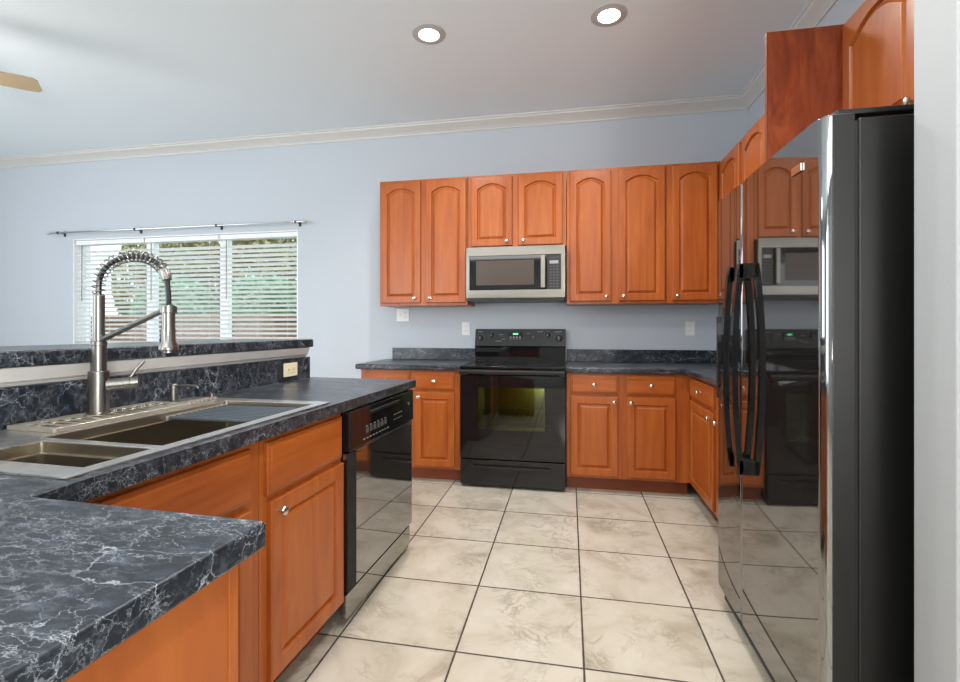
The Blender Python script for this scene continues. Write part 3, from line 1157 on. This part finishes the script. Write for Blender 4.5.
coil([(0, 0, z_s)] + arc[:52], 0.0165, 19, 0.0019).build('spring', M['nickel'], fc)
MB().tube([arc[51], arc[54], arc[57]], [0.0150, 0.0155, 0.013], 16).build('spring_collar', M['nickel'], fc)
hx = x_end + .004
hd = MB().lathe((hx, 0, z_s - 0.033), [(0.010, 0), (0.0175, -0.004), (0.0175, -0.072), (0.0185, -0.076), (0.0185, -0.112), (0.026, -0.126), (0.026, -0.138), (0.017, -0.141), (0.017, -0.147), (0.001, -0.147)]).build('spray_head', M['nickel'], fc)
MB().prism([(hx - .018, z_s - .085), (hx - .023, z_s - .105), (hx - .028, z_s - .150), (hx - .018, z_s - .152)], -0.005, 0.005, axis='y').build('spray_lever', M['blks'], hd)
mb = MB().tube([(0.016, 0, 0.232), (hx - 0.016, 0, z_s - 0.050)], 0.0085, 12)
mb.lathe((hx, 0, z_s - 0.060), [(0.0180, 0), (0.0225, 0.001), (0.0225, 0.020), (0.0180, 0.021)])
mb.build('docking_arm', M['nickel'], fc)
# side lever
hb = MB().tube([(0.018, 0.012, 0.088), (0.045, 0.036, 0.090), (0.064, 0.052, 0.092)], 0.019, 18).build('handle_body', M['nickel'], fc)
MB().tube([(0.0644, 0.0524, 0.092), (0.080, 0.066, 0.093)], 0.0205, 18).build('handle_cap', M['nickel'], hb)
MB().tube([(0.062, 0.052, 0.108), (0.074, 0.062, 0.135), (0.090, 0.075, 0.162)], [0.0055, 0.005, 0.0055], 10).build('lever', M['nickel'], hb)

# soap dispenser
sd = thing('soap_dispenser', 'short nickel soap dispenser pump on the sink deck right of the faucet', 'soap dispenser', pen(-0.600, -0.965, ZT + .0055), PA)
MB().lathe((0, 0, 0), [(0.020, 0), (0.020, 0.004), (0.013, 0.006), (0.013, 0.050), (0.0145, 0.052), (0.0145, 0.066), (0.012, 0.069), (0.001, 0.069)]).build('body', M['nickel'], sd)
MB().tube([(0.012, 0, 0.060), (0.05, 0.006, 0.064), (0.088, 0.012, 0.062), (0.098, 0.013, 0.055)], [0.0052, 0.0048, 0.0042, 0.0038], 10).build('spout', M['nickel'], sd)


# ------------------------------------------------------------ outlets
def outlet(name, label, cat, loc, rotz, gangs, mat, horiz=False, switch=False):
    t = thing(name, label, cat, loc, rotz)
    w_ = 0.072 + 0.046 * (gangs - 1)
    h_ = 0.116
    if horiz:
        w_, h_ = h_, w_
    MB().box(-w_ / 2, w_ / 2, -0.0065, -0.0005, -h_ / 2, h_ / 2, 0.002).build('cover_plate', mat, t)
    for g_ in range(gangs):
        ox = (g_ - (gangs - 1) / 2) * 0.046
        if switch and g_ == 0:
            MB().box(ox - .005, ox + .005, -0.014, -0.0068, -0.010, 0.012, 0.001).build('toggle', mat, t)
            continue
        for s_ in (-1, 1):
            cx, cz = (s_ * 0.0195, ox) if horiz else (ox, s_ * 0.0195)
            rc = MB().box(cx - .014, cx + .014, -0.0085, -0.0067, cz - .014, cz + .014, 0.0015).build('socket', mat, t)
            mb = MB()
            mb.box(cx - .0065, cx - .0045, -0.0091, -0.0087, cz - .004, cz + .005)
            mb.box(cx + .0045, cx + .0065, -0.0091, -0.0087, cz - .004, cz + .005)
            mb.build('slot', M['blkm'], rc)


outlet('wall_outlet', 'double-width white outlet plate under the leftmost wall cabinet', 'outlet', (-1.502, YB, 1.32), 0, 2, M['white'], switch=True)
outlet('wall_outlet', 'small white outlet on the wall just left of the range', 'outlet', (-0.908, YB, 1.195), 0, 1, M['white'])
outlet('wall_outlet', 'white outlet on the wall over the right counter', 'outlet', (0.978, YB, 1.195), 0, 1, M['white'])
outlet('wall_outlet', 'ivory outlet set in the laminate backsplash under the bar', 'outlet', pen(-0.6482, -0.185, 0.975), PR, 1, M['ivory'], horiz=True)

# ------------------------------------------------------------ range
RX0, RX1 = -0.813, -0.024
rw = RX1 - RX0
rg = thing('kitchen_range', 'black freestanding electric range with a glass oven door', 'range', (RX0, 3.463, 0))
# local: x 0..rw, y 0 (front of door) .. 0.64
mb = MB()
mb.box(0.0, 0.03, 0.045, 0.635, 0.03, 0.893)
mb.box(rw - .03, rw, 0.045, 0.635, 0.03, 0.893)
mb.box(0.03, rw - .03, 0.60, 0.635, 0.03, 0.893)
mb.box(0.03, rw - .03, 0.045, 0.60, 0.03, 0.29)
mb.box(0.03, rw - .03, 0.045, 0.60, 0.85, 0.893)
mb.build('body', M['blk'], rg, smooth=0)
# oven cavity
mb = MB()
cx0, cx1, cz0, cz1, cy0, cy1 = 0.10, rw - .10, 0.36, 0.80, 0.05, 0.52
mb.face([(cx0, cy0, cz0), (cx1, cy0, cz0), (cx1, cy1, cz0), (cx0, cy1, cz0)])
mb.face([(cx0, cy0, cz1), (cx1, cy0, cz1), (cx1, cy1, cz1), (cx0, cy1, cz1)])
mb.face([(cx0, cy1, cz0), (cx1, cy1, cz0), (cx1, cy1, cz1), (cx0, cy1, cz1)])
mb.face([(cx0, cy0, cz0), (cx0, cy1, cz0), (cx0, cy1, cz1), (cx0, cy0, cz1)])
mb.face([(cx1, cy0, cz0), (cx1, cy1, cz0), (cx1, cy1, cz1), (cx1, cy0, cz1)])
mb.build('oven_cavity', M['cavity'], rg, smooth=0)
mb = MB()
for k in range(14):
    x = cx0 + 0.02 + k * (cx1 - cx0 - .04) / 13
    mb.tube([(x, cy0 + .03, 0.50), (x, cy1 - .01, 0.50)], 0.0022, 6)
mb.tube([(cx0 + .002, cy0 + .03, 0.50), (cx1 - .002, cy0 + .03, 0.50)], 0.003, 6)
mb.tube([(cx0 + .002, cy1 - .02, 0.50), (cx1 - .002, cy1 - .02, 0.50)], 0.003, 6)
mb.build('oven_rack', M['steel'], rg)
ol = bpy.data.lights.new('oven_light', 'POINT')
ol.energy = 4.0
ol.color = (1.0, 0.95, 0.6)
ol.shadow_soft_size = 0.02
olo = bpy.data.objects.new('oven_light', ol)
C.objects.link(olo)
olo.location = (RX0 + rw - 0.16, 3.463 + 0.46, 0.74)
# oven door
wx0, wx1, wz0, wz1 = 0.138, 0.640, 0.438, 0.760
mb = MB()
mb.cells([0.004, wx0, wx1, rw - .004], [0.222, wz0, wz1, 0.845], lambda x, z: not (wx0 < x < wx1 and wz0 < z < wz1), 0.0, 0.038, 0.003, 2,
         lambda x, y, z: x < .01 or x > rw - .01 or y < .23 or y > .84)
dr = mb.build('oven_door', M['blk'], rg, matrix=Matrix(((1, 0, 0, 0), (0, 0, 1, 0), (0, 1, 0, 0), (0, 0, 0, 1))))
MB().box(wx0, wx1, 0.004, 0.008, wz0, wz1).build('window_glass', M['ovenglass'], dr, smooth=0)
mb = MB()
b_ = 0.006
mb.cells([wx0, wx0 + b_, wx1 - b_, wx1], [wz0, wz0 + b_, wz1 - b_, wz1], lambda x, z: not (wx0 + b_ < x < wx1 - b_ and wz0 + b_ < z < wz1 - b_), 0.0095, 0.012)
mb.build('window_border', M['grey'], dr, matrix=Matrix(((1, 0, 0, 0), (0, 0, 1, 0), (0, 1, 0, 0), (0, 0, 0, 1))), smooth=0)
# full-width handle bar
mb = MB()
mb.prism([(-0.040, 0.858), (-0.048, 0.872), (-0.044, 0.886), (-0.030, 0.892), (-0.020, 0.888), (-0.020, 0.858)], 0.006, rw - .006, axis='x')
mb.box(0.006, 0.045, -0.020, 0.030, 0.8455, 0.888, 0.003)
mb.box(rw - .045, rw - .006, -0.020, 0.030, 0.8455, 0.888, 0.003)
mb.build('handle', M['blks'], dr, smooth=50)
# storage drawer with curved grip
mb = MB().box(0.004, rw - .004, 0.004, 0.040, 0.022, 0.212, 0.005, 3)
sdw = mb.build('storage_drawer', M['blk'], rg)
mb = MB()
n = 14
lo, up = [], []
for k in range(n + 1):
    q = -1 + 2 * k / n
    up.append((rw / 2 + q * 0.29, 0.174 + 0.0 * q))
    lo.append((rw / 2 + q * 0.29, 0.172 - 0.022 * (1 - q * q)))
mb.prism(up + lo[::-1], -0.012, 0.0035, 0.003, 2, axis='y')
mb.build('drawer_grip', M['blks'], sdw)
for x in (0.05, rw - .05):
    for y in (0.09, 0.57):
        MB().lathe((x, y, 0.0005), [(0.016, 0), (0.016, 0.028)], 'z', 14).build('foot', M['blkm'], rg)
# cooktop
ck = MB().box(-0.001, rw + .001, -0.006, 0.572, 0.8965, 0.915, 0.004, 3).build('cooktop', M['blk'], rg)
for (x, y, r_) in ((0.20, 0.16, 0.105), (0.59, 0.16, 0.085), (0.20, 0.42, 0.080), (0.59, 0.42, 0.105)):
    mb = MB()
    for rr_ in (r_, r_ * 0.62):
        seg = 40
        a = [mb.bm.verts.new((x + rr_ * math.cos(2 * PI * k / seg), y + rr_ * math.sin(2 * PI * k / seg), 0.9154)) for k in range(seg)]
        b = [mb.bm.verts.new((x + (rr_ - .003) * math.cos(2 * PI * k / seg), y + (rr_ - .003) * math.sin(2 * PI * k / seg), 0.9154)) for k in range(seg)]
        for k in range(seg):
            mb.bm.faces.new((a[k], a[(k + 1) % seg], b[(k + 1) % seg], b[k]))
    mb.build('burner_ring', M['dgrey'], ck, smooth=0)
# backguard: vertical riser then leaning control face
mb = MB()
mb.prism([(0.575, 0.9155), (0.632, 0.9155), (0.632, 1.180), (0.612, 1.192), (0.596, 1.186), (0.566, 1.045), (0.575, 1.035)], 0.004, rw - .004, 0.004, 2, axis='x')
bgd = mb.build('backguard', M['blk'], rg)
ctl = [(0.052, 1.112, 0.025), (0.150, 1.140, 0.021), (rw - .155, 1.140, 0.021), (rw - .060, 1.112, 0.030), (0.505, 1.13, 0.017)]


def yguard(z):
    return 0.566 + (z - 1.045) / (1.186 - 1.045) * 0.030 - 0.0006


for x, z, r_ in ctl[:4]:
    y_ = yguard(z)
    kb = MB().lathe((x, y_, z), [(r_, 0), (r_, 0.005), (r_ * 0.8, 0.008), (r_ * 0.72, 0.024), (r_ * 0.6, 0.026), (0.001, 0.026)], '-y', 26).build('knob', M['blks'], bgd)
    MB().box(x - .0025, x + .0025, y_ - 0.031, y_ - 0.0262, z - r_ * .6, z + r_ * .6, 0.001, 1).build('pointer', M['grey'], kb)
MB().lathe((0.515, yguard(1.12), 1.12), [(0.018, 0), (0.018, 0.004), (0.015, 0.012), (0.001, 0.013)], '-y', 22).build('knob', M['dgrey'], bgd)
mb = MB()
y_ = yguard(1.135)
mb.box(0.30, 0.42, y_ - 0.004, y_ + 0.004, 1.088, 1.165, 0.002)
dsp = mb.build('display', M['blkm'], bgd)
MB().box(0.338, 0.382, y_ - 0.0052, y_ - 0.0042, 1.142, 1.155).build('clock_digits', M['green'], dsp, smooth=0)
mb = MB()
for k in range(4):
    for j in range(2):
        mb.box(0.309 + k * .027, 0.325 + k * .027, y_ - 0.006, y_ - 0.0042, 1.098 + j * .018, 1.108 + j * .018)
mb.build('button', M['grey'], dsp, smooth=0)
for (x, z, w_) in ((0.185, 1.085, .05), (0.22, 1.14, .03), (0.455, 1.15, .02), (0.545, 1.165, .05), (0.03, 1.165, .04), (rw - .10, 1.165, .06), (0.24, 1.10, .03)):
    yy = yguard(z)
    MB().box(x, x + w_, yy - 0.002, yy + .001, z, z + .004).build('panel_print', M['grey'], bgd, smooth=0)
for x, z, r_ in ctl[:4]:
    mb = MB()
    for k in range(9):
        a = R(220 - 260 * k / 8)
        xx = x + math.cos(a) * (r_ + .008)
        zz = z + math.sin(a) * (r_ + .008)
        if zz < 1.178:
            yy = yguard(zz)
            mb.box(xx - .0018, xx + .0018, yy - .0015, yy + .001, zz - .0018, zz + .0018)
    mb.build('dial_print', M['grey'], bgd, smooth=0)

# ------------------------------------------------------------ microwave
mw = thing('microwave_oven', 'stainless over-the-range microwave with black door glass', 'microwave', (-0.817, 3.715, 1.418))
mwid = 0.787
MB().box(0.003, mwid - .003, 0.032, YB - 3.715 - .003, 0.02, 0.430, 0.002).build('body', M['blks'], mw)
gx0, gx1, gz0, gz1 = 0.026, mwid - .030, 0.085, 0.362
mb = MB()
mb.cells([0.0, gx0, gx1, mwid], [0.022, gz0, gz1, 0.430], lambda x, z: not (gx0 < x < gx1 and gz0 < z < gz1), 0.0, 0.031, 0.004, 2,
         lambda x, y, z: x < .01 or x > mwid - .01 or y < .03 or y > .42)
fr = mb.build('face_frame', M['steel'], mw, matrix=Matrix(((1, 0, 0, 0), (0, 0, 1, 0), (0, 1, 0, 0), (0, 0, 0, 1))))
dxe = 0.645
dg = MB().box(gx0 + .001, dxe, 0.006, 0.030, gz0 + .001, gz1 - .001, 0.002).build('door_glass', M['blk'], mw)
MB().box(gx0 + .055, dxe - .10, 0.0052, 0.0058, gz0 + .040, gz1 - .040).build('screen', plain('microwave_mesh_window', srgb(58, 43, 30), 0.3), dg, smooth=0)
mb = MB()
mb.box(0.600, 0.636, -0.034, -0.022, gz0 + .012, gz1 - .008, 0.004, 3)
mb.box(0.608, 0.628, -0.022, 0.0055, gz0 + .022, gz0 + .045, 0.002)
mb.box(0.608, 0.628, -0.022, 0.0055, gz1 - .04, gz1 - .018, 0.002)
mb.build('handle', M['steel'], dg)
cpn = MB().box(dxe + .002, gx1 - .001, 0.006, 0.030, gz0 + .001, gz1 - .001, 0.002).build('control_panel', M['blks'], mw)
MB().box(dxe + .022, gx1 - .022, 0.004, 0.0058, gz1 - .075, gz1 - .050).build('display', M['grey'], cpn, smooth=0)
mb = MB()
for r_ in range(8):
    for c_ in range(3):
        x = dxe + .022 + c_ * .0255
        z = gz0 + .018 + r_ * .0225
        mb.box(x, x + .017, 0.0045, 0.0058, z, z + .009)
for c_ in range(4):
    mb.box(dxe + .018 + c_ * .020, dxe + .031 + c_ * .020, 0.0045, 0.0058, gz1 - .030, gz1 - .024)
mb.build('button', M['dgrey'], cpn, smooth=0)
mb = MB()
mb.box(0.006, mwid - .006, 0.020, 0.38, 0.0, 0.0195, 0.002)
for k in range(24):
    mb.box(0.04 + k * .030, 0.062 + k * .030, 0.016, 0.0198, 0.004, 0.014)
mb.build('vent_grille', M['blks'], mw)

# ------------------------------------------------------------ refrigerator
fy = 2.235
fr_ = thing('refrigerator', 'tall black side-by-side refrigerator with mirror-gloss doors and bowed handles', 'refrigerator', (0.640, fy, 0), -PI / 2)
fw_ = fy - 1.352
seam = 0.298
FH = 1.750
MB().box(0.004, fw_ - .004, 0.085, 0.74, 0.03, FH - .012, 0.006, 3).build('body', M['blkbody'], fr_)


def fdoor(x0, x1, rl, rr2):
    n = 8
    pts = []
    back = 0.074
    bul = 0.0025
    # front from left to right with rounded vertical edges
    for k in range(n + 1):
        a = PI - PI / 2 * k / n   # from 180 to 90 degrees, centre (x0+rl, rl)
        pts.append((x0 + rl + rl * math.cos(a), bul + rl - rl * math.sin(a)))
    for k in range(1, 24):
        q = k / 24
        pts.append((x0 + rl + (x1 - rr2 - x0 - rl) * q, bul - bul * (1 - (2 * q - 1) ** 2)))
    for k in range(n + 1):
        a = PI / 2 - PI / 2 * k / n
        pts.append((x1 - rr2 + rr2 * math.cos(a), bul + rr2 - rr2 * math.sin(a)))
    pts.append((x1, back))
    pts.append((x0, back))
    mb = MB().prism(pts, 0.085, FH, 0.006, 3)
    o = mb.build('door', [M['blkfr'], M['blkbody']], fr_, smooth=40)
    for p in o.data.polygons:
        if abs(p.normal.x) > 0.97:
            p.material_index = 1
    MB().box(x0 + .006, x1 - .006, back + .0005, 0.0845, 0.09, FH - .02).build('gasket', M['blkm'], o, smooth=0)
    return o


d1 = fdoor(0.0, seam - .003, 0.022, 0.010)
d2 = fdoor(seam + .003, fw_, 0.010, 0.026)


def fhandle(x, par):
    z0, z1 = 0.665, 1.435
    n = 26
    bm_pts_o, bm_pts_i = [], []
    for k in range(n + 1):
        q = k / n
        z = z0 + (z1 - z0) * q
        off = 0.034 + 0.022 * (1 - (2 * q - 1) ** 2)
        bm_pts_o.append((-off, z))
        bm_pts_i.append((-off + 0.020, z))
    mb = MB()
    mb.prism(bm_pts_o + bm_pts_i[::-1], x - .013, x + .013, 0.004, 2, axis='x')
    mb.box(x - .013, x + .013, -0.0335, 0.0035, z0, z0 + 0.055, 0.003)
    mb.box(x - .013, x + .013, -0.0335, 0.0035, z1 - 0.055, z1, 0.003)
    mb.build('handle', M['blk'], par, smooth=50)


fhandle(seam - .034, d1)
fhandle(seam + .070, d2)
# ice and water dispenser on the narrow door
mb = MB()
mb.box(0.040, 0.200, -0.012, 0.004, 0.90, 0.945, 0.003)
mb.box(0.040, 0.054, -0.012, 0.004, 0.945, 1.14, 0.003)
mb.box(0.186, 0.200, -0.012, 0.004, 0.945, 1.14, 0.003)
mb.box(0.040, 0.200, -0.012, 0.004, 1.14, 1.25, 0.003)
ds = mb.build('dispenser', M['blks'], d1)
MB().box(0.065, 0.175, -0.0135, -0.0122, 1.17, 1.22).build('dispenser_panel', M['dgrey'], ds, smooth=0)
MB().box(0.105, 0.135, -0.010, -0.004, 0.99, 1.10, 0.002).build('dispenser_paddle', M['blkm'], ds)
# badge near the top of the wide door
MB().box(fw_ - .165, fw_ - .105, -0.0035, 0.0005, 1.640, 1.662, 0.001).build('badge', M['chrome'], d2)
mb = MB()
mb.box(0.01, fw_ - .01, 0.030, 0.083, 0.012, 0.078, 0.002)
for k in range(3):
    mb.box(0.03, fw_ - .03, 0.026, 0.0298, 0.022 + k * .018, 0.030 + k * .018)
mb.build('base_grille', M['dgrey'], fr_)
for x0_, x1_ in ((0.02, 0.09), (fw_ - .085, fw_ - .015)):
    MB().box(x0_, x1_, 0.04, 0.30, FH - .0105 if x0_ > 1 else FH + .0005, FH + .016, 0.004, 3).build('hinge_cover', M['blks'], fr_)
for x in (0.06, fw_ - .06):
    for y in (0.12, 0.68):
        MB().lathe((x, y, 0.0005), [(0.018, 0), (0.018, 0.029)], 'z', 14).build('foot', M['blkm'], fr_)

# ------------------------------------------------------------ ceiling lights and fan
LP = [(-0.866, 2.846, 'white recessed ceiling light, left of the two in view'), (0.232, 2.871, 'white recessed ceiling light, right of the two in view'),
      (-0.866, 1.0, 'recessed ceiling light above the near counter, out of view'), (0.45, 1.0, 'recessed ceiling light above the aisle, out of view')]
for x, y, lab in LP:
    t = thing('recessed_light', lab, 'ceiling light', (x, y, HC), 0, 'recessed ceiling lights')
    MB().lathe((0, 0, -0.0005), [(0.105, 0), (0.104, 0.004), (0.066, 0.009), (0.0625, 0.005), (0.0625, 0.001)], '-z', 40).build('trim_ring', M['baffle'], t)
    MB().lathe((0, 0, -0.0062), [(0.062, 0), (0.057, 0.004), (0.038, 0.009), (0.001, 0.011)], '-z', 40).build('lens', M['lamp'], t)
    l = bpy.data.lights.new('recessed_lamp', 'SPOT')
    l.energy = 74
    l.spot_size = R(150)
    l.spot_blend = 0.8
    l.color = (1.0, 0.965, 0.92)
    l.shadow_soft_size = 0.06
    lo_ = bpy.data.objects.new('recessed_lamp', l)
    C.objects.link(lo_)
    lo_.location = (x, y, HC - 0.03)

fx_, fyy, fz = -3.78, 1.94, 2.70
fl_ = bpy.data.lights.new('fan_light_kit', 'POINT')
fl_.energy = 9
fl_.color = (1.0, 0.95, 0.88)
fl_.shadow_soft_size = 0.12
flo = bpy.data.objects.new('fan_light_kit', fl_)
C.objects.link(flo)
flo.location = (fx_, fyy, HC - 0.62)
fan = thing('ceiling_fan', 'ceiling fan with tan blades, only one blade tip in view', 'fan', (fx_, fyy, HC))
MB().lathe((0, 0, -0.0005), [(0.07, 0), (0.068, 0.03), (0.03, 0.055), (0.013, 0.06), (0.013, 0.22), (0.05, 0.225), (0.11, 0.25), (0.125, 0.30), (0.125, 0.36), (0.10, 0.40), (0.06, 0.42), (0.001, 0.425)], '-z', 36).build('motor_housing', M['trim'], fan)
for k in range(5):
    a = R(39.7 + 72 * k)
    rot = Matrix.Rotation(a, 4, 'Z') @ Matrix.Rotation(R(-13), 4, 'X')
    mb = MB()
    poly = [(0.20, -0.055), (0.60, -0.068), (0.665, -0.066), (0.685, -0.048), (0.685, 0.048), (0.665, 0.066), (0.60, 0.068), (0.20, 0.055)]
    mb.prism(poly, -0.004, 0.004, 0.0015, 1)
    b = mb.build('blade', M['fanwood'], fan, matrix=Matrix.Translation((0, 0, -0.335)) @ rot)
    MB().box(0.10, 0.26, -0.018, 0.018, 0.0045, 0.010, 0.001, 1).build('blade_iron', M['trim'], b, matrix=Matrix.Translation((0, 0, -0.335)) @ rot)
